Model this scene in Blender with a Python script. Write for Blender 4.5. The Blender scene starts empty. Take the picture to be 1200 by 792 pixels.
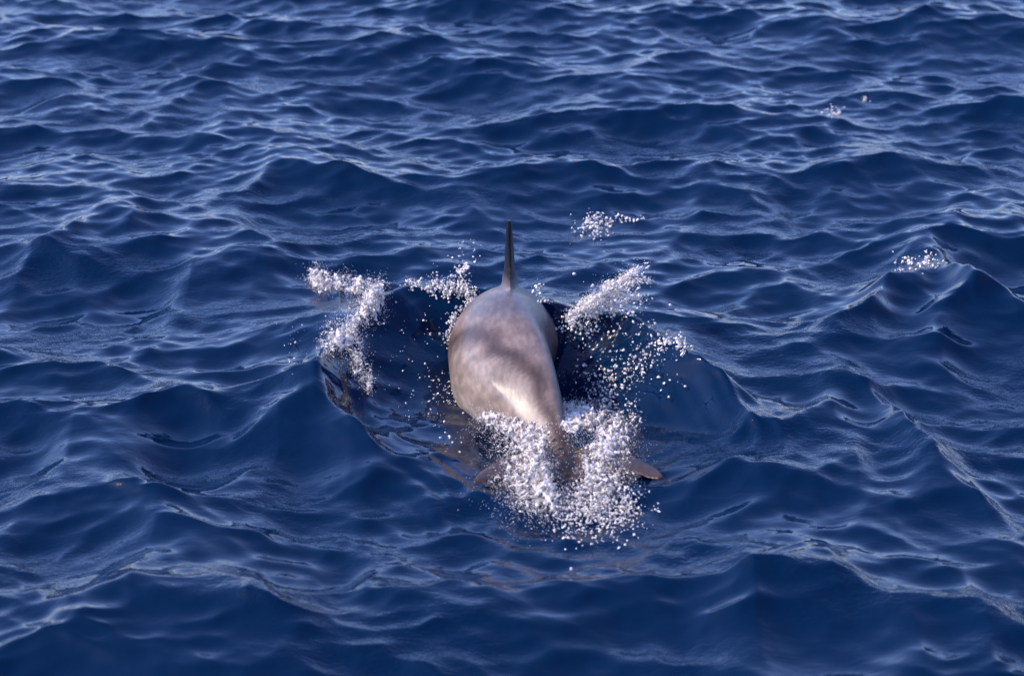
import bpy, bmesh, math
import numpy as np
from mathutils import Vector

# ------------------------------------------------------------------ camera, sky, sun, exposure
scene = bpy.context.scene
PW, PH = 1200.0, 792.0            # size of the photograph the pixel notes refer to
ALPHA = math.radians(21.0)        # how steeply the camera looks down on the water
DIST = 9.5
FPX = 3370.0
CAM = np.array([0.0, -DIST * math.cos(ALPHA), DIST * math.sin(ALPHA)])
cam_d = bpy.data.cameras.new('camera')
cam_d.sensor_width = 36.0
cam_d.lens = 36.0 * FPX / PW
cam_d.clip_start = 0.1
cam_d.clip_end = 20000.0
cam_d.dof.use_dof = True
cam_d.dof.focus_distance = 9.35
cam_d.dof.aperture_fstop = 3.2
cam = bpy.data.objects.new('camera', cam_d)
scene.collection.objects.link(cam)
cam.location = CAM
cam.rotation_euler = (math.pi / 2 - ALPHA, 0, 0)
scene.camera = cam

SUN_EL, SUN_AZ = 40.0, 262.0      # azimuth clockwise from +Y: behind the camera, to its left
world = bpy.data.worlds.new('World')
scene.world = world
world.use_nodes = True
wn = world.node_tree.nodes
wl = world.node_tree.links
wn.clear()
sky = wn.new('ShaderNodeTexSky')
sky.sky_type = 'NISHITA'
sky.sun_disc = False
sky.sun_elevation = math.radians(SUN_EL)
sky.sun_rotation = math.radians(SUN_AZ)
sky.air_density = 1.0
sky.dust_density = 0.5
sky.ozone_density = 3.5
bg = wn.new('ShaderNodeBackground')
bg.inputs['Strength'].default_value = 0.15
wo = wn.new('ShaderNodeOutputWorld')
tint = wn.new('ShaderNodeMix'); tint.data_type = 'RGBA'; tint.blend_type = 'MULTIPLY'
tint.inputs['Factor'].default_value = 1.0
tint.inputs['B'].default_value = (0.97, 0.95, 1.30, 1)      # a lilac haze over the whole sky
wl.new(sky.outputs[0], tint.inputs['A'])
wl.new(tint.outputs['Result'], bg.inputs['Color'])
wl.new(bg.outputs[0], wo.inputs['Surface'])

sun_d = bpy.data.lights.new('sun', 'SUN')
sun_d.energy = 3.0
sun_d.angle = math.radians(0.53)
sun_d.color = (1.0, 0.85, 0.70)
sun = bpy.data.objects.new('sun', sun_d)
scene.collection.objects.link(sun)
_e, _a = math.radians(SUN_EL), math.radians(SUN_AZ)
sdir = Vector((math.sin(_a) * math.cos(_e), math.cos(_a) * math.cos(_e), math.sin(_e)))
sun.rotation_euler = sdir.to_track_quat('Z', 'Y').to_euler()

scene.view_settings.view_transform = 'Standard'
scene.view_settings.look = 'None'
scene.view_settings.exposure = 1.15
scene.view_settings.gamma = 1.0

# ------------------------------------------------------------------ helpers
rng = np.random.default_rng(11)
CA, SA = math.cos(ALPHA), math.sin(ALPHA)

def ray(px, py):
    u = (px - PW / 2) / FPX
    v = -(py - PH / 2) / FPX
    return np.array([u, CA + v * SA, -SA + v * CA])

def at_z(px, py, z=0.0):
    d = ray(px, py)
    return CAM + d * ((z - CAM[2]) / d[2])

def at_y(px, py, Y):
    d = ray(px, py)
    return CAM + d * ((Y - CAM[1]) / d[1])

def tag(o, label=None, cat=None, kind=None, group=None):
    if label: o['label'] = label
    if cat: o['category'] = cat
    if kind: o['kind'] = kind
    if group: o['group'] = group
    return o

def link(name, me, mat=None, parent=None, smooth=True):
    o = bpy.data.objects.new(name, me)
    scene.collection.objects.link(o)
    if mat: me.materials.append(mat)
    if smooth:
        me.polygons.foreach_set('use_smooth', np.ones(len(me.polygons), dtype=bool))
    if parent: o.parent = parent
    return o

def mesh_np(name, co, faces):
    """co (n,3), faces (m,k) with constant k"""
    me = bpy.data.meshes.new(name)
    k = faces.shape[1]
    me.vertices.add(len(co))
    me.vertices.foreach_set('co', np.ascontiguousarray(co, dtype=np.float32).ravel())
    me.loops.add(faces.size)
    me.loops.foreach_set('vertex_index', np.ascontiguousarray(faces, dtype=np.int32).ravel())
    me.polygons.add(len(faces))
    me.polygons.foreach_set('loop_start', np.arange(len(faces), dtype=np.int32) * k)
    me.polygons.foreach_set('loop_total', np.full(len(faces), k, dtype=np.int32))
    me.update(calc_edges=True)
    me.validate()
    return me

def spline(xs, ys, q):
    """Catmull-Rom style cubic through (xs, ys) at q; ys may be (n,) or (n,k)"""
    xs = np.asarray(xs, float); ys = np.asarray(ys, float); q = np.asarray(q, float)
    m = np.gradient(ys, xs, axis=0)
    i = np.clip(np.searchsorted(xs, q) - 1, 0, len(xs) - 2)
    h = xs[i + 1] - xs[i]
    t = np.clip((q - xs[i]) / h, 0, 1)
    if ys.ndim > 1:
        t = t[:, None]; h = h[:, None]
    return ((2*t**3 - 3*t**2 + 1) * ys[i] + (t**3 - 2*t**2 + t) * h * m[i]
            + (-2*t**3 + 3*t**2) * ys[i + 1] + (t**3 - t**2) * h * m[i + 1])

def sstep(a, b, x):
    t = np.clip((x - a) / (b - a), 0, 1)
    return t * t * (3 - 2 * t)

# ------------------------------------------------------------------ materials
def new_mat(name):
    m = bpy.data.materials.new(name)
    m.use_nodes = True
    nt = m.node_tree
    return m, nt, nt.nodes['Principled BSDF']

def mat_water():
    m, nt, p = new_mat('sea_water')
    N, L = nt.nodes, nt.links
    p.inputs['Base Color'].default_value = (0.0, 0.0082, 0.0292, 1)
    p.inputs['Roughness'].default_value = 0.03
    p.inputs['IOR'].default_value = 1.23
    tc = N.new('ShaderNodeTexCoord')
    mp = N.new('ShaderNodeMapping')
    mp.inputs['Scale'].default_value = (1.0, 1.6, 1.0)
    L.new(tc.outputs['Object'], mp.inputs['Vector'])
    n1 = N.new('ShaderNodeTexNoise')
    n1.inputs['Scale'].default_value = 14.0
    n1.inputs['Detail'].default_value = 2.0
    n1.inputs['Distortion'].default_value = 0.6
    n2 = N.new('ShaderNodeTexNoise')
    n2.inputs['Scale'].default_value = 45.0
    n2.inputs['Detail'].default_value = 1.5
    n2.inputs['Distortion'].default_value = 0.8
    # ripples come in patches
    n3 = N.new('ShaderNodeTexNoise')
    n3.inputs['Scale'].default_value = 1.6
    n3.inputs['Detail'].default_value = 1.0
    mr = N.new('ShaderNodeMapRange')
    mr.inputs['From Min'].default_value = 0.42
    mr.inputs['From Max'].default_value = 0.66
    for n in (n1, n2, n3):
        L.new(mp.outputs[0], n.inputs['Vector'])
    L.new(n3.outputs['Fac'], mr.inputs['Value'])
    mu = N.new('ShaderNodeMath'); mu.operation = 'MULTIPLY'
    L.new(n2.outputs['Fac'], mu.inputs[0]); L.new(mr.outputs[0], mu.inputs[1])
    b1 = N.new('ShaderNodeBump')
    b1.inputs['Distance'].default_value = 0.010
    b1.inputs['Strength'].default_value = 0.16
    b2 = N.new('ShaderNodeBump')
    b2.inputs['Distance'].default_value = 0.006
    b2.inputs['Strength'].default_value = 0.42
    L.new(n1.outputs['Fac'], b1.inputs['Height'])
    L.new(mu.outputs[0], b2.inputs['Height'])
    L.new(b1.outputs[0], b2.inputs['Normal'])
    L.new(b2.outputs[0], p.inputs['Normal'])
    return m

def mat_foam(name, rough, col, clear_lo, clear_hi, scale):
    """white froth broken by clear watery patches"""
    m, nt, p = new_mat(name)
    N, L = nt.nodes, nt.links
    p.inputs['Base Color'].default_value = (*col, 1)
    p.inputs['Roughness'].default_value = rough
    p.inputs['IOR'].default_value = 1.33
    tc = N.new('ShaderNodeTexCoord')
    n1 = N.new('ShaderNodeTexNoise'); n1.inputs['Scale'].default_value = scale
    n1.inputs['Detail'].default_value = 4.0; n1.inputs['Roughness'].default_value = .7
    L.new(tc.outputs['Object'], n1.inputs['Vector'])
    mr = N.new('ShaderNodeMapRange')
    mr.inputs['From Min'].default_value = 0.40; mr.inputs['From Max'].default_value = 0.62
    mr.inputs['To Min'].default_value = clear_lo; mr.inputs['To Max'].default_value = clear_hi
    L.new(n1.outputs['Fac'], mr.inputs['Value'])
    L.new(mr.outputs[0], p.inputs['Transmission Weight'])
    v1 = N.new('ShaderNodeTexVoronoi'); v1.inputs['Scale'].default_value = 210.0
    L.new(tc.outputs['Object'], v1.inputs['Vector'])
    b = N.new('ShaderNodeBump'); b.inputs['Distance'].default_value = .004; b.inputs['Strength'].default_value = .8
    b.invert = True
    L.new(v1.outputs['Distance'], b.inputs['Height']); L.new(b.outputs[0], p.inputs['Normal'])
    return m

def mat_skin():
    m, nt, p = new_mat('wet_dolphin_skin')
    N, L = nt.nodes, nt.links
    a = N.new('ShaderNodeAttribute'); a.attribute_name = 'skin_tone'
    tc = N.new('ShaderNodeTexCoord')
    n1 = N.new('ShaderNodeTexNoise'); n1.inputs['Scale'].default_value = 9.0
    n1.inputs['Detail'].default_value = 6.0; n1.inputs['Roughness'].default_value = 0.65
    L.new(tc.outputs['Object'], n1.inputs['Vector'])
    mr = N.new('ShaderNodeMapRange')
    mr.inputs['From Min'].default_value = 0.3; mr.inputs['From Max'].default_value = 0.7
    mr.inputs['To Min'].default_value = 0.60; mr.inputs['To Max'].default_value = 1.28
    L.new(n1.outputs['Fac'], mr.inputs['Value'])
    # fine scratches and speckle
    mp = N.new('ShaderNodeMapping'); mp.inputs['Scale'].default_value = (70, 22, 40)
    mp.inputs['Rotation'].default_value = (0.2, 0.1, 0.5)
    L.new(tc.outputs['Object'], mp.inputs['Vector'])
    n2 = N.new('ShaderNodeTexNoise'); n2.inputs['Scale'].default_value = 1.0
    n2.inputs['Detail'].default_value = 3.0
    L.new(mp.outputs[0], n2.inputs['Vector'])
    mr2 = N.new('ShaderNodeMapRange')
    mr2.inputs['From Min'].default_value = 0.35; mr2.inputs['From Max'].default_value = 0.75
    mr2.inputs['To Min'].default_value = 0.80; mr2.inputs['To Max'].default_value = 1.22
    L.new(n2.outputs['Fac'], mr2.inputs['Value'])
    mm = N.new('ShaderNodeMath'); mm.operation = 'MULTIPLY'
    L.new(mr.outputs[0], mm.inputs[0]); L.new(mr2.outputs[0], mm.inputs[1])
    v = N.new('ShaderNodeVectorMath'); v.operation = 'SCALE'
    L.new(a.outputs['Color'], v.inputs[0]); L.new(mm.outputs[0], v.inputs['Scale'])
    L.new(v.outputs[0], p.inputs['Base Color'])
    p.inputs['Roughness'].default_value = 0.38
    p.inputs['IOR'].default_value = 1.36
    b = N.new('ShaderNodeBump'); b.inputs['Distance'].default_value = 0.002
    b.inputs['Strength'].default_value = 0.35
    L.new(n2.outputs['Fac'], b.inputs['Height']); L.new(b.outputs[0], p.inputs['Normal'])
    return m

M_WATER = mat_water()
M_FOAM = mat_foam('sea_foam', 0.14, (0.88, 0.81, 0.75), .0, .92, 42.0)
M_DROP = mat_foam('spray_drops', 0.10, (0.92, 0.86, 0.80), .0, .70, 120.0)
M_SKIN = mat_skin()

# ------------------------------------------------------------------ the sea: one sheet to the horizon
def axis(lo, hi, n, far):
    core = np.linspace(lo, hi, n)
    st = core[1] - core[0]
    out = []
    d = st
    x = 0.0
    while x < far:
        d *= 1.32
        x += d
        out.append(x)
    out = np.array(out)
    return np.concatenate([lo - out[::-1], core, hi + out])

xs = axis(-3.1, 3.1, 900, 6000.0)
ys = axis(-2.9, 5.0, 830, 6000.0)
cx = np.gradient(xs); cy = np.gradient(ys)
X, Y = np.meshgrid(xs.astype(np.float32), ys.astype(np.float32))
CELL = np.maximum(*np.meshgrid(cx.astype(np.float32), cy.astype(np.float32)))

Z = np.zeros_like(X); DX = np.zeros_like(X); DY = np.zeros_like(X)
wr = np.random.default_rng(5)
def band(lmin, lmax, n, slope, mean, spread, chop):
    """n wave trains with wavelengths lmin..lmax adding up to this rms slope"""
    global Z, DX, DY
    lam = np.exp(wr.uniform(math.log(lmin), math.log(lmax), n))
    th = np.radians(wr.normal(mean, spread, n))
    ph = wr.uniform(0, 2 * math.pi, n)
    s = slope * math.sqrt(2.0 / n)
    for l, t, f in zip(lam, th, ph):
        k = 2 * math.pi / l
        a = s / k
        kx, ky = math.cos(t) * k, math.sin(t) * k
        msk = np.clip(1.6 - 6.0 * CELL / l, 0, 1)
        arg = (kx * X + ky * Y + f).astype(np.float32)
        c, sn = np.cos(arg), np.sin(arg)
        Z += a * msk * c
        DX -= chop * a * msk * (kx / k) * sn
        DY -= chop * a * msk * (ky / k) * sn
band(0.9, 2.4, 14, 0.065, -82, 38, 1.0)
band(0.40, 0.9, 44, 0.130, -86, 36, 1.15)
band(0.17, 0.40, 70, 0.160, -89, 38, 1.15)
band(0.07, 0.17, 80, 0.125, -90, 44, 1.0)
band(0.04, 0.07, 40, 0.055, -90, 50, 0.6)
X0, Y0 = X.copy(), Y.copy()
X = X + DX; Y = Y + DY

# crests traced by pixel, laid on the mean water level: (points, height m, front m, back m)
CRESTS = [
    ([(-40, 102), (25, 95), (70, 108), (130, 122)], .06, .20, .30),
    ([(180, 128), (240, 103), (290, 112)], .05, .20, .30),
    ([(220, 152), (300, 136), (400, 152)], .05, .20, .30),
    ([(290, 212), (335, 198), (400, 208), (470, 224)], .05, .18, .28),
    ([(520, 216), (590, 202), (660, 190), (740, 208)], .06, .22, .30),
    ([(-40, 220), (60, 212), (135, 213), (175, 238)], .05, .20, .28),
    ([(50, 284), (125, 254), (170, 276)], .06, .18, .22),
    ([(15, 312), (50, 297), (130, 312)], .045, .18, .22),
    ([(180, 284), (265, 264), (320, 284)], .045, .18, .25),
    ([(200, 326), (245, 313), (350, 332)], .06, .24, .30),
    ([(20, 556), (60, 534), (125, 530), (205, 574)], .08, .26, .25),
    ([(80, 676), (160, 646), (235, 635), (300, 658), (370, 706)], .12, .34, .32),
    ([(280, 506), (330, 486), (372, 474), (400, 494), (430, 530)], .09, .22, .22),
    ([(120, 514), (215, 472), (260, 496)], .05, .20, .20),
    ([(880, 424), (980, 376), (1060, 318), (1098, 300), (1140, 330)], .11, .24, .34),
    ([(1040, 418), (1100, 380), (1142, 340), (1220, 362)], .10, .26, .28),
    ([(920, 492), (1020, 456), (1062, 490), (1100, 520)], .08, .24, .26),
    ([(840, 706), (930, 655), (1010, 672), (1040, 690)], .10, .32, .30),
    ([(1040, 728), (1100, 711), (1190, 730)], .08, .28, .28),
    ([(990, 604), (1060, 572), (1102, 556), (1180, 590)], .08, .26, .26),
    ([(800, 606), (880, 566), (990, 545)], .05, .20, .22),
    ([(720, 84), (800, 60), (870, 72)], .05, .24, .34),
    ([(850, 44), (930, 26), (1010, 40)], .06, .24, .34),
    ([(1040, 40), (1130, 14), (1240, 30)], .08, .30, .36),
    ([(780, 240), (850, 226), (900, 244)], .045, .20, .28),
    ([(960, 210), (1030, 190), (1110, 206)], .06, .22, .30),
    ([(1100, 262), (1150, 244), (1230, 256)], .05, .22, .30),
    ([(450, 665), (560, 690), (650, 712), (760, 700)], .05, .24, .20),
]
DAMP = np.ones_like(Z); ZC = np.zeros_like(Z)
for pts, A, lf, lb in CRESTS:
    g = np.array([at_z(px, py, A * .8)[:2] for px, py in pts])
    xa, xb = g[0, 0], g[-1, 0]
    xq = np.linspace(xa - .3, xb + .3, 200)
    yc = spline(g[:, 0], g[:, 1], np.clip(xq, xa, xb))
    ker = np.ones(9) / 9
    yc = np.convolve(np.pad(yc, 4, mode='edge'), ker, mode='valid')
    # lean the crest line into the sheet; ends die out
    yl = np.interp(X0, xq, yc).astype(np.float32)
    wob = .03 * np.sin(X0 * 9.0 + A * 90 + 2 * np.sin(Y0 * 4)) + .02 * np.sin(X0 * 23.0 + Y0 * 7 + A * 40)
    d = Y0 - yl + wob - DY * 1.2
    span = xb - xa
    pk = g[np.argmax(g[:, 1]), 0]
    w = np.where(X0 < pk, sstep(xa - .12, pk, X0), 1 - sstep(pk, xb + .12, X0))
    w = np.clip(w * 1.35, 0, 1)
    L = np.where(d < 0, lf, lb) * 1.12
    u = np.abs(d) / L
    prof = 1.0 / (1.0 + (u * 1.1) ** 2 + .25 * u)
    prof = prof * np.exp(-(u / 2.6) ** 4)
    DAMP *= (1 - min(.45, A * 5) * w * np.exp(-((d + lf * 1.0) / (lf * 1.0)) ** 2)).astype(np.float32)   # smooth dark faces
    ZC += (1.0 * A * w * (prof - .18 * np.exp(-(u / 2.2) ** 2))).astype(np.float32)

# the hollow the dolphin drags through the water: rim traced by pixel and height, open towards its tail
RIM = [(455, 335, .19), (405, 388, .145), (372, 440, .10), (372, 485, .045), (405, 530, .040), (480, 566, .018),
       (640, 640, .0), (780, 596, .01), (850, 548, .05), (884, 500, .06), (866, 462, .115), (805, 408, .15),
       (735, 372, .145), (660, 350, .16), (560, 336, .17)]
BC = at_z(625, 468, -.06)
rp = np.array([[*at_z(a, b, h)[:2], h] for a, b, h in RIM])
rth = np.arctan2(rp[:, 1] - BC[1], rp[:, 0] - BC[0]); rrad = np.hypot(rp[:, 0] - BC[0], rp[:, 1] - BC[1])
o_ = np.argsort(rth); rth, rrad, rhh = rth[o_], rrad[o_], rp[o_, 2]
rth3 = np.concatenate([rth - 2 * math.pi, rth, rth + 2 * math.pi])
tq = np.linspace(-math.pi, math.pi, 721)
RQ = spline(rth3, np.tile(rrad, 3), tq); HQ = spline(rth3, np.tile(rhh, 3), tq)
def hollow(x, y):
    dx, dy = x - BC[0], y - BC[1]
    th = np.arctan2(dy, dx)
    R = np.interp(th, tq, RQ); H = np.interp(th, tq, HQ)
    wob = .025 * np.sin(9 * th + 4 * np.sin(th * 3)) + .012 * np.sin(23 * th + 1.3)
    r = np.hypot(dx, dy) / R * (1 + wob * .6)
    floor = -.085 + .058 * sstep(.1, .8, -np.sin(th)) * sstep(.1, .6, r)
    t = np.clip((r - .18) / .82, 0, 1)
    inside = floor + (H - floor) * (t ** 1.55)
    u = np.maximum(r - 1, 0) * R
    outside = H * np.exp(-u / (.13 + .25 * H))
    h = np.where(r < 1, inside, outside)
    rip = np.sin(r * 60 + 2.5 * np.sin(th * 2.3)) * .0038 + np.sin(r * 31 + 3 * th) * .0050 + np.sin(r * 95 + 5 * np.sin(th * 3.1)) * .0014
    h = h + rip * np.exp(-((r - .85) / .34) ** 2) * (.7 + .5 * np.sin(th * 5 + r * 4))
    return h, r
HOL, RR = hollow(X0, Y0)
k9 = np.array([1, 2, 3, 2, 1], np.float32) / 9       # take the knife edge off the rim
for ax in (0, 1):
    HOL = sum(k9[q] * np.roll(HOL, q - 2, axis=ax) for q in range(5))
Z = Z * DAMP + ZC
calm = 1 - .50 * (1 - sstep(.55, 1.15, RR))
Z = Z * calm
Z += HOL.astype(np.float32)
Z = Z.astype(np.float32)

ny, nx = X.shape
idx = np.arange(nx * ny, dtype=np.int32).reshape(ny, nx)
quads = np.stack([idx[:-1, :-1], idx[:-1, 1:], idx[1:, 1:], idx[1:, :-1]], -1).reshape(-1, 4)
sea_me = mesh_np('sea', np.stack([X, Y, Z], -1).reshape(-1, 3), quads)
sea = link('sea', sea_me, M_WATER)
tag(sea, 'deep blue rippled sea with steep little waves', 'sea', 'structure')

def water_z(x, y):
    """height of the sheet near the dolphin (bilinear, ignores sideways drift)"""
    x = np.asarray(x, float); y = np.asarray(y, float)
    i = np.clip(np.searchsorted(ys, y) - 1, 0, ny - 2)
    j = np.clip(np.searchsorted(xs, x) - 1, 0, nx - 2)
    fy = (y - ys[i]) / (ys[i + 1] - ys[i]); fx = (x - xs[j]) / (xs[j + 1] - xs[j])
    return (Z[i, j] * (1 - fx) * (1 - fy) + Z[i, j + 1] * fx * (1 - fy)
            + Z[i + 1, j] * (1 - fx) * fy + Z[i + 1, j + 1] * fx * fy)

def on_water(px, py):
    """points where the pixels' rays first meet the sheet"""
    px = np.atleast_1d(np.asarray(px, float)); py = np.atleast_1d(np.asarray(py, float))
    u = (px - PW / 2) / FPX; v = -(py - PH / 2) / FPX
    D = np.stack([u, CA + v * SA, -SA + v * CA], -1)
    t0 = (0.30 - CAM[2]) / D[:, 2]; t1 = (-0.30 - CAM[2]) / D[:, 2]
    hit = t1.copy(); done = np.zeros(len(px), bool)
    for q in np.linspace(0, 1, 160):
        t = t0 + (t1 - t0) * q
        P = CAM + D * t[:, None]
        under = (P[:, 2] < water_z(P[:, 0], P[:, 1])) & ~done
        hit[under] = t[under]; done |= under
    return CAM + D * hit[:, None]

# ------------------------------------------------------------------ the dolphin
# dorsal line from fluke notch to snout: point, half width, height above axis, depth below axis, ridge sharpness, roll
D_ = []
def st(p, a, bt, bb, k, ro): D_.append((p[0], p[1], p[2], a, bt, bb, k, ro))
st(at_z(663, 584, -0.06), .015, .010, .012, 2.0, 0)
st(at_z(663, 555, -0.015), .030, .022, .030, 1.8, 0)
st(at_z(661, 525, 0.015), .045, .050, .060, 1.6, 5)
st(at_z(655, 482, 0.075), .080, .095, .095, 1.12, 24)
st(at_z(649, 440, 0.140), .112, .140, .138, 1.12, 36)
st(at_z(634, 395, 0.190), .152, .178, .178, 1.2, 32)
p5 = at_z(600, 345, 0.225)
st(p5, .182, .200, .220, 1.65, 8)
hd = Vector((-.03, 1.0)).normalized()
def fwd(l, z): return (p5[0] + hd.x * l, p5[1] + hd.y * l, z)
st(fwd(.32, .14), .185, .205, .225, 1.75, 2)
st(fwd(.62, .00), .178, .185, .195, 2.0, 0)
st(fwd(.85, -.11), .145, .145, .150, 2.0, 0)
st(fwd(.97, -.20), .100, .095, .100, 2.0, 0)
st(fwd(1.03, -.27), .050, .045, .050, 2.0, 0)
st(fwd(1.12, -.315), .036, .026, .030, 2.0, 0)
st(fwd(1.18, -.345), .012, .010, .012, 2.0, 0)
D_ = np.array(D_)
seg = np.concatenate([[0], np.cumsum(np.linalg.norm(np.diff(D_[:, :3], axis=0), axis=1))])
sq = np.linspace(0, seg[-1], 130)
ST = spline(seg, D_, sq)
ker = np.array([1, 2, 3, 2, 1]) / 9.0
for c in range(8):
    ST[:, c] = np.convolve(np.pad(ST[:, c], 2, mode='edge'), ker, mode='valid')
tan = np.gradient(ST[:, :3], axis=0)
tan /= np.linalg.norm(tan, axis=1)[:, None]
side = np.cross(tan, np.array([0, 0, 1.0])); side /= np.linalg.norm(side, axis=1)[:, None]   # to its right
roll = np.radians(ST[:, 7])[:, None]
upv = np.cross(side, tan)
side, upv = side * np.cos(roll) - upv * np.sin(roll), upv * np.cos(roll) + side * np.sin(roll)
axis_c = ST[:, :3] - upv * ST[:, 4:5]

bm = bmesh.new()
NR = 56
def loft(rings, cap=True):
    vs = [[bm.verts.new(p) for p in r] for r in rings]
    for r0, r1 in zip(vs[:-1], vs[1:]):
        n = len(r0)
        for i in range(n):
            bm.faces.new((r0[i], r0[(i + 1) % n], r1[(i + 1) % n], r1[i]))
    if cap:
        bm.faces.new(vs[0][::-1]); bm.faces.new(vs[-1])
rings = []
ph = np.linspace(0, 2 * math.pi, NR, endpoint=False)
for i in range(len(sq)):
    a, bt, bb, k = ST[i, 3:7]
    c, s = np.cos(ph), np.sin(ph)
    e = np.where(c > 0, 2.0 / k, 1.0)
    yy = np.sign(c) * np.abs(c) ** e * np.where(c > 0, bt, bb)
    xx = a * np.sign(s) * np.abs(s) ** np.where(c > 0, (2.0 / k) ** .35, 1.0)
    rings.append(axis_c[i] + xx[:, None] * side[i] + yy[:, None] * upv[i])
loft(rings)

def foil(le, te, thick, nrm, n=20):
    """closed aerofoil ring between leading-edge and trailing-edge points"""
    le = np.asarray(le); te = np.asarray(te); out = []
    for q in np.linspace(0, 2 * math.pi, n, endpoint=False):
        t = (1 - math.cos(q)) / 2
        th = thick * math.sin(q) * (1 - .55 * t)
        out.append(le + (te - le) * t + np.asarray(nrm) * th)
    return out

# dorsal fin, swept back
ib = int(np.argmin(np.abs(ST[:, 1] - (p5[1] + .02))))
fb = ST[ib, :3]; ft, fs, fu = tan[ib], side[ib], upv[ib]
ft = np.array([-.015, 1.0, ft[2] * .5]); ft /= np.linalg.norm(ft); fs = np.array([1.0, .015, 0])
fu = np.array([0.0, 0, 1]) + fs * -0.02
FH = 0.272
rr = []
for u in np.linspace(-.16, 1.0, 26):
    uu = max(u, 0)
    le = .36 - .33 * uu ** 1.15 - .10 * uu ** 3
    te = -.005 + .045 * math.sin(uu * math.pi * .9) - .12 * uu ** 3
    if u < 0: le += .10 * (-u) * 3; te -= .03 * (-u) * 3
    if u > .93:
        k_ = (u - .93) / .07
        mid = le * .35 + te * .65
        sh = math.sqrt(max(0, 1 - k_ ** 2)) * .92 + .08
        le = mid + (le - mid) * sh; te = mid + (te - mid) * sh
    th = .024 * (1 - .62 * uu) + (.012 * (-u / .16) if u < 0 else 0)
    base = fb + fu * (FH * u)
    rr.append(foil(base + ft * le, base + ft * te, th, fs))
loft(rr)

# flukes: two swept lobes, tips breaking the surface
fl_c = np.array(at_z(664, 548, -0.03))
tipL = np.array(at_z(553, 569, 0.022)); tipR = np.array(at_z(779, 564, 0.030))
bk = -np.array([tan[3][0], tan[3][1], 0]); bk /= np.linalg.norm(bk)
for tip in (tipL, tipR):
    rr = []
    dirn = tip - fl_c
    for u in np.linspace(-.12, 1, 24):
        uu = max(u, 0)
        base = fl_c + dirn * u
        base = base + np.array([0, 0, 1]) * (.012 * math.sin(uu * math.pi))
        arch = -bk * (.055 * math.sin(uu * math.pi * .85))
        ch = .19 * (1 - uu) ** .8 + .062 if u < 1 else .02
        if u > .9: ch *= math.sqrt(max(0.02, 1 - ((u - .9) / .1) ** 2))
        le = base + arch - bk * ch * .55
        te = base + arch + bk * ch * .45
        rr.append(foil(le, te, .016 * (1 - .7 * uu) + .004, (0, 0, 1)))
    loft(rr)

# pectoral fins, under water
ip = int(np.argmin(np.abs(ST[:, 1] - (p5[1] + .58))))
for sg in (-1, 1):
    rr = []
    root = axis_c[ip] + side[ip] * sg * ST[ip, 3] * .75 - upv[ip] * ST[ip, 5] * .55
    out = side[ip] * sg * .26 - upv[ip] * .16 - tan[ip] * .16
    for u in np.linspace(-.15, 1, 16):
        uu = max(u, 0)
        ch = .13 * (1 - uu) ** .7 + .02
        base = root + out * u - tan[ip] * (.06 * uu * uu)
        rr.append(foil(base + tan[ip] * ch * .5, base - tan[ip] * ch * .5, .014 * (1 - .6 * uu), upv[ip]))
    loft(rr)
bmesh.ops.recalc_face_normals(bm, faces=bm.faces)
raw = bpy.data.meshes.new('dolphin_raw'); bm.to_mesh(raw); bm.free()
tmp = bpy.data.objects.new('dolphin_raw', raw); scene.collection.objects.link(tmp)
md = tmp.modifiers.new('r', 'REMESH'); md.mode = 'VOXEL'; md.voxel_size = 0.0065
ms = tmp.modifiers.new('s', 'SMOOTH'); ms.iterations = 5; ms.factor = 0.5
dg = bpy.context.evaluated_depsgraph_get()
dol_me = bpy.data.meshes.new_from_object(tmp.evaluated_get(dg))
dol_me.name = 'dolphin'
bpy.data.objects.remove(tmp); bpy.data.meshes.remove(raw)
dolphin = link('dolphin', dol_me, M_SKIN)
tag(dolphin, 'grey brown dolphin surfacing with arched wet back and upright dorsal fin', 'dolphin')

# skin pattern from where each point sits on the body
co = np.empty(len(dol_me.vertices) * 3, np.float32); dol_me.vertices.foreach_get('co', co); co = co.reshape(-1, 3)
near = np.empty(len(co), int)
for b0 in range(0, len(co), 20000):
    dd = ((co[b0:b0 + 20000, None, :] - axis_c[None].astype(np.float32)) ** 2).sum(-1)
    near[b0:b0 + 20000] = dd.argmin(1)
rel = co - axis_c[near]
lat = (rel * side[near]).sum(1) / np.maximum(ST[near, 3], .03)
vert = (rel * upv[near]).sum(1) / np.maximum(ST[near, 4], .03)
sN = sq[near]
ang = np.arctan2(np.abs(lat), vert)                 # 0 along the spine, pi at the belly
def lerp(a, b, t): return a * (1 - t[:, None]) + np.asarray(b) * t[:, None]
tone = np.tile(np.array([.31, .245, .235]), (len(co), 1))
sF = sq[ib]
sT = .42
edge = .50 + np.clip((sN - sT) / (sF - sT), -.3, 1.6) * 1.05
edge = edge + .08 * np.sin(sN * 21) + .05 * np.sin(sN * 47 + 1)
left = (lat < 0)
# brown band along the lower edge of the cape, cream flank under it
tone = lerp(tone, (.095, .066, .058), np.exp(-((ang - edge) / .26) ** 2) * .90)
tone = lerp(tone, (.40, .345, .315), sstep(edge + .15, edge + .50, ang) * (1 - sstep(sF - .25, sF + .05, sN)))
tone = lerp(tone, (.11, .083, .08), sstep(edge + .1, edge + .4, ang) * sstep(sF - .30, sF + .05, sN) * (1 - sstep(1.9, 2.3, ang)))
# paler lilac grey saddle at the foot of the fin
tone = lerp(tone, (.20, .185, .215), sstep(sF - .26, sF - .14, sN + .05 * np.sin(ang * 5)) * (1 - sstep(sF + .2, sF + .4, sN)) * (1 - sstep(.75, 1.1, ang)))
tone = lerp(tone, (.62, .58, .56), sstep(2.1, 2.6, ang))
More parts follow.
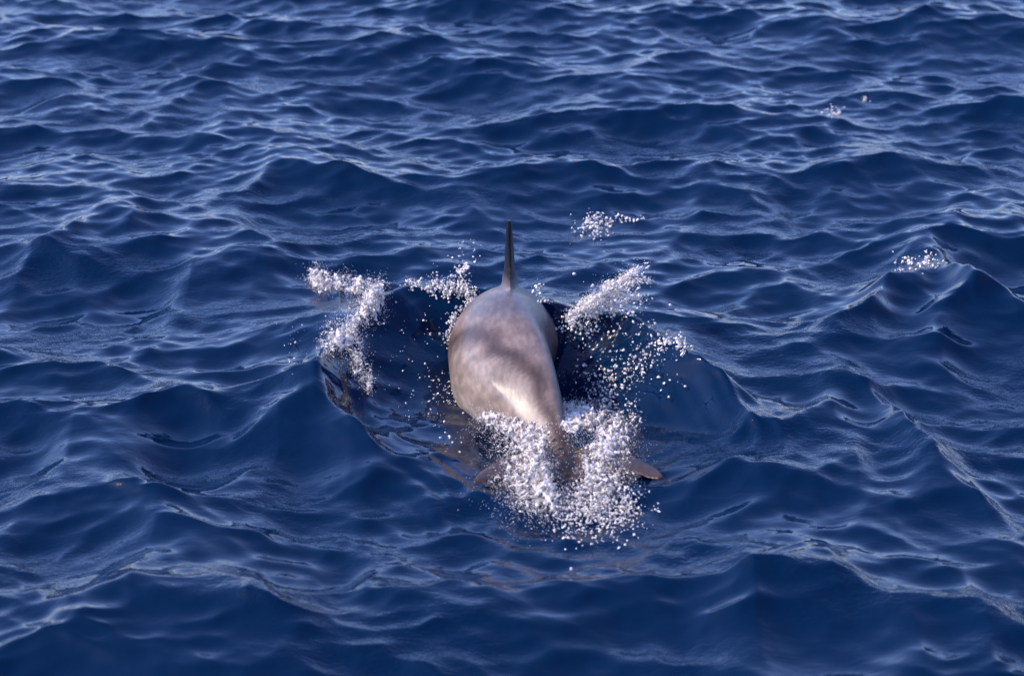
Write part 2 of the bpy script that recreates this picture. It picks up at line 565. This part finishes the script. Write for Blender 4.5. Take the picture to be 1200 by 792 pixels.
# fins and flukes are dark
fin = sstep(1.03, 1.25, vert) * (np.abs(sN - sF - .1) < .5)
tone = lerp(tone, (.016, .012, .012), fin)
tone = lerp(tone, (.006, .005, .006), fin * sstep(1.25, 1.7, vert))
fl = 1 - sstep(.17, .34, sN)
tone = lerp(tone, (.082, .052, .040), fl)
tone = lerp(tone, (.07, .055, .055), sstep(1.3, 1.8, np.abs(lat)) * (sN > 1.0))
tone = np.clip(tone * np.array([.55, .505, .455]), 0, 1)
ca = dol_me.color_attributes.new('skin_tone', 'FLOAT_COLOR', 'POINT')
ca.data.foreach_set('color', np.concatenate([tone, np.ones((len(co), 1))], 1).astype(np.float32).ravel())

# ------------------------------------------------------------------ splash, foam and spray
def ico(sub):
    b = bmesh.new(); bmesh.ops.create_icosphere(b, subdivisions=sub, radius=1.0)
    v = np.array([q.co[:] for q in b.verts]); f = np.array([[q.index for q in g.verts] for g in b.faces]); b.free()
    return v, f
ICO1, ICO2 = ico(1), ico(2)
OCTA = (np.array([[1, 0, 0], [-1, 0, 0], [0, 1, 0], [0, -1, 0], [0, 0, 1], [0, 0, -1]], float),
        np.array([[0, 2, 4], [2, 1, 4], [1, 3, 4], [3, 0, 4], [2, 0, 5], [1, 2, 5], [3, 1, 5], [0, 3, 5]]))
def mist(P, n, spread, parent, lo=.0006, hi=.0016):
    """veil of fine droplets drifting about a splash"""
    Q = P[rng.integers(0, len(P), n)] + rng.normal(size=(n, 3)) * spread
    Q[:, 2] = np.maximum(Q[:, 2], water_z(Q[:, 0], Q[:, 1]) + .001)
    R = radii(n, lo, hi, 2.0)
    V, F = OCTA
    W = V[None] * R[:, None, None] + Q[:, None]
    faces = (F[None] + (np.arange(n) * 6)[:, None, None]).reshape(-1, 3)
    o = link('mist', mesh_np('mist', W.reshape(-1, 3), faces), M_DROP, parent)
    o['kind'] = 'stuff'


def blobs(name, P, R, mat, label, cat, stretch=None, amount=None, sub=1, parent=None):
    """one mesh of many little drops; stretch (n,3) unit directions, amount (n,) elongation"""
    V, F = ICO1 if sub == 1 else ICO2
    n = len(P)
    d = rng.normal(size=(n, 3)) if stretch is None else stretch + rng.normal(size=(n, 3)) * .25
    d /= np.linalg.norm(d, axis=1)[:, None]
    el = rng.uniform(1.0, 1.9, n) if amount is None else amount
    jit = 1 + rng.normal(size=(n, len(V), 1)) * .16
    W = V[None] * jit
    along = (W * d[:, None]).sum(-1, keepdims=True) * d[:, None]
    W = W + along * (el - 1)[:, None, None]
    W = W * (R / el ** .33)[:, None, None] + P[:, None]
    faces = (F[None] + (np.arange(n) * len(V))[:, None, None]).reshape(-1, 3)
    o = link(name, mesh_np(name, W.reshape(-1, 3), faces), mat)
    tag(o, label, cat, 'stuff')
    if parent: o.parent = parent
    return o

def along_px(pts, n, spread, pw=None):
    """n pixels scattered about a pixel polyline; spread in pixels at each point"""
    pts = np.array(pts, float); sp = np.array(spread, float)
    sl = np.concatenate([[0], np.cumsum(np.linalg.norm(np.diff(pts, axis=0), axis=1))])
    nc = n // 24 if n > 1000 else max(8, n // 5)
    cq = rng.uniform(0, sl[-1], nc)
    c = np.stack([np.interp(cq, sl, pts[:, 0]), np.interp(cq, sl, pts[:, 1])], -1)
    c = c + rng.normal(size=(nc, 2)) * np.interp(cq, sl, sp)[:, None] * .9
    k = rng.choice(nc, n, p=(lambda w: w / w.sum())(rng.random(nc) ** 2 + .05))
    q = cq[k]
    s_ = np.interp(q, sl, sp) * rng.choice([.2, .4, .9], n, p=[.35, .35, .3])
    return c[k] + rng.normal(size=(n, 2)) * s_[:, None], q / sl[-1]

def radii(n, lo, hi, pw=2.5):
    return lo + (hi - lo) * rng.random(n) ** pw

def thin(pix, R, cell=5.0):
    """shrink the drops where they fly alone"""
    g = np.floor(pix / cell).astype(int); g -= g.min(0)
    h = np.zeros(g.max(0) + 3)
    np.add.at(h, (g[:, 0] + 1, g[:, 1] + 1), 1)
    hb = sum(np.roll(np.roll(h, a, 0), b, 1) for a in (-1, 0, 1) for b in (-1, 0, 1)) / 9
    d = hb[g[:, 0] + 1, g[:, 1] + 1]
    return R * np.clip((d / np.median(d)) ** .35, .4, 1.1)

def surf(pix, lift):
    P = on_water(pix[:, 0], pix[:, 1])
    P[:, 2] += lift * rng.random(len(P)) ** 2
    return P

def torn(p, share=.85):
    """tear holes of open water into a froth patch"""
    x, y = p[:, 0], p[:, 1]
    n_ = np.sin(x * .23 + 2 * np.sin(y * .19)) * np.sin(y * .29 + 2 * np.sin(x * .15 + 1)) + .5 * np.sin(x * .61 + y * .37 + 2 * np.sin(y * .41))
    return p[(n_ < .22) | (rng.random(len(p)) > share)]

def froth(name, P, R, label, cat, voxel=.0029, lumps=.48):
    """lumpy froth: big blobs fused into one torn skin, with a dust of small bubbles over it"""
    n = len(P)
    big = rng.random(n) < lumps
    Rb = R[big] * 1.45
    V, F = ICO1
    Pb = P[big]; m = len(Pb)
    d = rng.normal(size=(m, 3)); d /= np.linalg.norm(d, axis=1)[:, None]
    el = rng.uniform(1.0, 3.0, m)
    W = np.repeat(V[None], m, 0)
    W = W + (W * d[:, None]).sum(-1, keepdims=True) * d[:, None] * (el - 1)[:, None, None]
    W = W * (Rb / el ** .33)[:, None, None] + Pb[:, None]
    faces = (F[None] + (np.arange(m) * len(V))[:, None, None]).reshape(-1, 3)
    src = bpy.data.objects.new('src', mesh_np('src', W.reshape(-1, 3), faces))
    scene.collection.objects.link(src)
    r = src.modifiers.new('r', 'REMESH'); r.mode = 'VOXEL'; r.voxel_size = voxel
    sm = src.modifiers.new('s', 'SMOOTH'); sm.iterations = 4; sm.factor = .5
    me = bpy.data.meshes.new_from_object(src.evaluated_get(bpy.context.evaluated_depsgraph_get()))
    old = src.data; bpy.data.objects.remove(src); bpy.data.meshes.remove(old)
    me.name = name
    o = link(name, me, M_FOAM); tag(o, label, cat, 'stuff')
    mist(P, int(n * .8), .006, o)
    mist(P, int(n * .35), .018, o)
    blobs('bubbles', P[~big], R[~big] * .42, M_DROP, None, None, parent=o)
    return o

# foam thrown along the left rim of the hollow
pA, _ = along_px([(362, 328), (385, 338), (410, 338), (448, 348)], 3600, [3, 6, 6, 5])
pB, _ = along_px([(446, 345), (432, 372), (408, 395), (385, 412)], 5200, [5, 8, 10, 7])
pC, _ = along_px([(405, 402), (420, 425), (430, 448), (434, 462)], 2200, [6, 5, 5, 5])
pp = torn(np.concatenate([pA, pB, pC]))
froth('rim_foam', surf(pp, .05), thin(pp, radii(len(pp), .0010, .0048)), 
      'crooked band of white foam on the wave rim beside the pale flank of the dolphin', 'foam')

# tail wash
pa, _ = along_px([(575, 488), (622, 490), (632, 528), (612, 562), (655, 580)], 19000, [14, 20, 25, 22, 16])
pb, _ = along_px([(655, 484), (702, 497), (718, 525), (708, 550), (690, 572)], 14000, [8, 12, 17, 19, 16])
pw_ = np.concatenate([pa, pb])
# keep the gaps where the tail stock and blue water show
def gap(p, cx_, cy_, rx, ry): return ((p[:, 0] - cx_) / rx) ** 2 + ((p[:, 1] - cy_) / ry) ** 2 > rng.uniform(.05, 1.9, len(p))
keep = gap(pw_, 664, 552, 20, 26) & gap(pw_, 690, 512, 15, 8) & gap(pw_, 650, 512, 9, 22)
pw_ = torn(pw_[keep], .8)
nt_ = len(pw_)
zt = (.015 + .075 * np.exp(-((pw_[:, 0] - 650) / 75) ** 2 - ((pw_[:, 1] - 530) / 45) ** 2)) * rng.random(nt_) ** .7
PT = np.array([at_z(a, b, z) for (a, b), z in zip(pw_, zt)])
PT[:, 2] = np.maximum(PT[:, 2], water_z(PT[:, 0], PT[:, 1]) + .002)
froth('tail_splash', PT, thin(pw_, radii(len(pw_), .0010, .0048)),
      'boiling white splash over the tail flukes of the dolphin', 'splash')

# jet thrown up on the shaded side, made of thin torn filaments
PJ, RJ, DJ = [], [], []
for q in range(64):
    t = rng.random()
    a = np.array([662 + 72 * t, 373 - 42 * t + rng.normal() * (4 + 4 * t)])
    d = np.array([1.0, -.60 + rng.normal() * .13]) * rng.uniform(14, 40 - 6 * t)
    if q % 6 == 0: d = np.array([.5, .55 + rng.normal() * .3]) * rng.uniform(10, 22); a = a + np.array([rng.uniform(4, 22), rng.uniform(-4, 6)])
    m_ = int(np.hypot(*d) * rng.uniform(.5, 1.1)) + 4
    u = np.sort(rng.random(m_)) ** 1.15
    pts = a + np.outer(u, d) + np.outer(np.sin(u * 3) * rng.normal() * 3, [0, 1]) + rng.normal(size=(m_, 2)) * (0.7 + 3.2 * u[:, None] ** 2)
    yy = -.26 + rng.normal() * .04
    yy += .14 * t
    PJ += [at_y(x_, y_, yy + .06 * v_) for (x_, y_), v_ in zip(pts, u)]
    RJ += list(radii(m_, .0012, .0054, 2.0))
    e = np.array([d[0], 0.1, -d[1]]); DJ += [e / np.linalg.norm(e)] * m_
jet = blobs('spray_jet', np.array(PJ), np.array(RJ), M_DROP,
      'white jet of spray leaping up from the shaded flank of the dolphin', 'spray', np.array(DJ), rng.uniform(1.2, 4.0, len(PJ)))

mist(np.array(PJ), 5000, .007, jet)
mist(np.array(PJ), 1500, .02, jet)

# ---- loose spray and drops
def scatter(spots):
    """spots: (pixel polyline, spreads, count, lift in m)"""
    out = []
    for pts, sp, n_, lift in spots:
        p_, _ = along_px(pts, n_, sp)
        out.append(surf(p_, lift))
    return np.concatenate(out)

def drops(name, spots, lo, hi, label, cat='spray', mat=M_DROP, pw=2.6, el=(1.0, 1.8)):
    P = scatter(spots)
    return blobs(name, P, radii(len(P), lo, hi, pw), mat, label, cat, None, rng.uniform(*el, len(P)))

drops('wake_drops', [([(650, 600), (700, 606), (745, 600)], [14, 15, 12], 900, .03),
                     ([(690, 590), (735, 585)], [14, 12], 350, .05)], .0017, .0052,
      'fine drops peppering the dark water just behind the tail splash', 'drops')
drops('flank_drops', [([(662, 378), (690, 400)], [9, 12], 240, .06),
                      ([(700, 470), (740, 440), (785, 415)], [13, 14, 12], 420, .05),
                      ([(690, 450), (715, 485), (740, 490)], [10, 12, 12], 260, .05),
                      ([(700, 395), (720, 430)], [25, 25], 120, .10),
                      ([(752, 392), (780, 402), (800, 410)], [5, 5, 5], 220, .02)], .0013, .0060,
      'bright drops strewn over the dark wave on the shaded side of the dolphin', 'drops')
pd = np.concatenate([along_px(*a)[0] for a in (
    ([(672, 372), (700, 358), (745, 340)], 420, [6, 9, 8]), ([(715, 372), (742, 376)], 160, [9, 7]),
    ([(668, 380), (700, 395)], 200, [8, 12]), ([(625, 338), (650, 352)], 40, [8, 8]))])
PD = np.array([at_y(a, b, -.24 + .12 * rng.random()) for a, b in pd])
PD[:, 2] = np.maximum(PD[:, 2], water_z(PD[:, 0], PD[:, 1]) + .002)
blobs('jet_drops', PD, radii(len(PD), .0013, .0056), M_DROP,
      'loose white drops falling below the leaping jet of spray', 'drops')
drops('fin_spray', [([(505, 338), (530, 340), (556, 348)], [6, 5, 4], 700, .03),
                    ([(536, 334), (541, 320), (546, 308)], [5, 4, 2], 260, .0),
                    ([(470, 336), (510, 338)], [6, 4], 160, .02),
                    ([(520, 310), (575, 300)], [12, 12], 40, .06)], .0012, .0050,
      'short white spurt of spray on the wave crest beside the dorsal fin')
drops('hollow_drops', [([(470, 380), (510, 440), (520, 470)], [22, 25, 18], 200, .03),
                       ([(375, 402), (384, 408)], [3, 3], 60, .02),
                       ([(330, 395), (370, 420)], [20, 20], 50, .04),
                       ([(515, 455), (535, 470)], [9, 9], 200, .02)], .0010, .0042,
      'few small drops on the dark hollow between foam band and pale flank', 'drops')
drops('foam_fleck', [([(686, 262), (702, 266), (716, 264)], [3, 6, 4], 220, .02),
                     ([(718, 258), (752, 260)], [2, 2], 50, .01),
                     ([(672, 270), (690, 275)], [6, 6], 25, .02)], .0016, .0062,
      'small isolated cluster of white bubbles on open water past the dorsal fin', 'foam')
drops('crest_bubbles', [([(1054, 318), (1075, 306), (1095, 306)], [6, 9, 6], 110, .01)], .0022, .0062,
      'sparkling bubbles riding the tallest wave crest away from the dolphin', 'foam')
drops('far_bubbles', [([(962, 127), (984, 130)], [4, 4], 90, .0), ([(1010, 114), (1018, 115)], [3, 3], 30, .0)], .0022, .006,
      'two tiny glints of foam on the open water beyond the dolphin', 'foam')
# drops clinging along the waterline of the lit flank
pe, qe = along_px([(556, 352), (533, 372), (525, 398), (530, 428), (545, 458), (562, 482)], 900, [4, 4, 4, 4, 6, 8])
PE = np.array([at_y(a, b, -.02 - .30 * q) for (a, b), q in zip(pe, qe)])
blobs('flank_fringe', PE, radii(len(PE), .0010, .0042), M_DROP,
      'fringe of white drops along the waterline of the pale flank', 'drops')
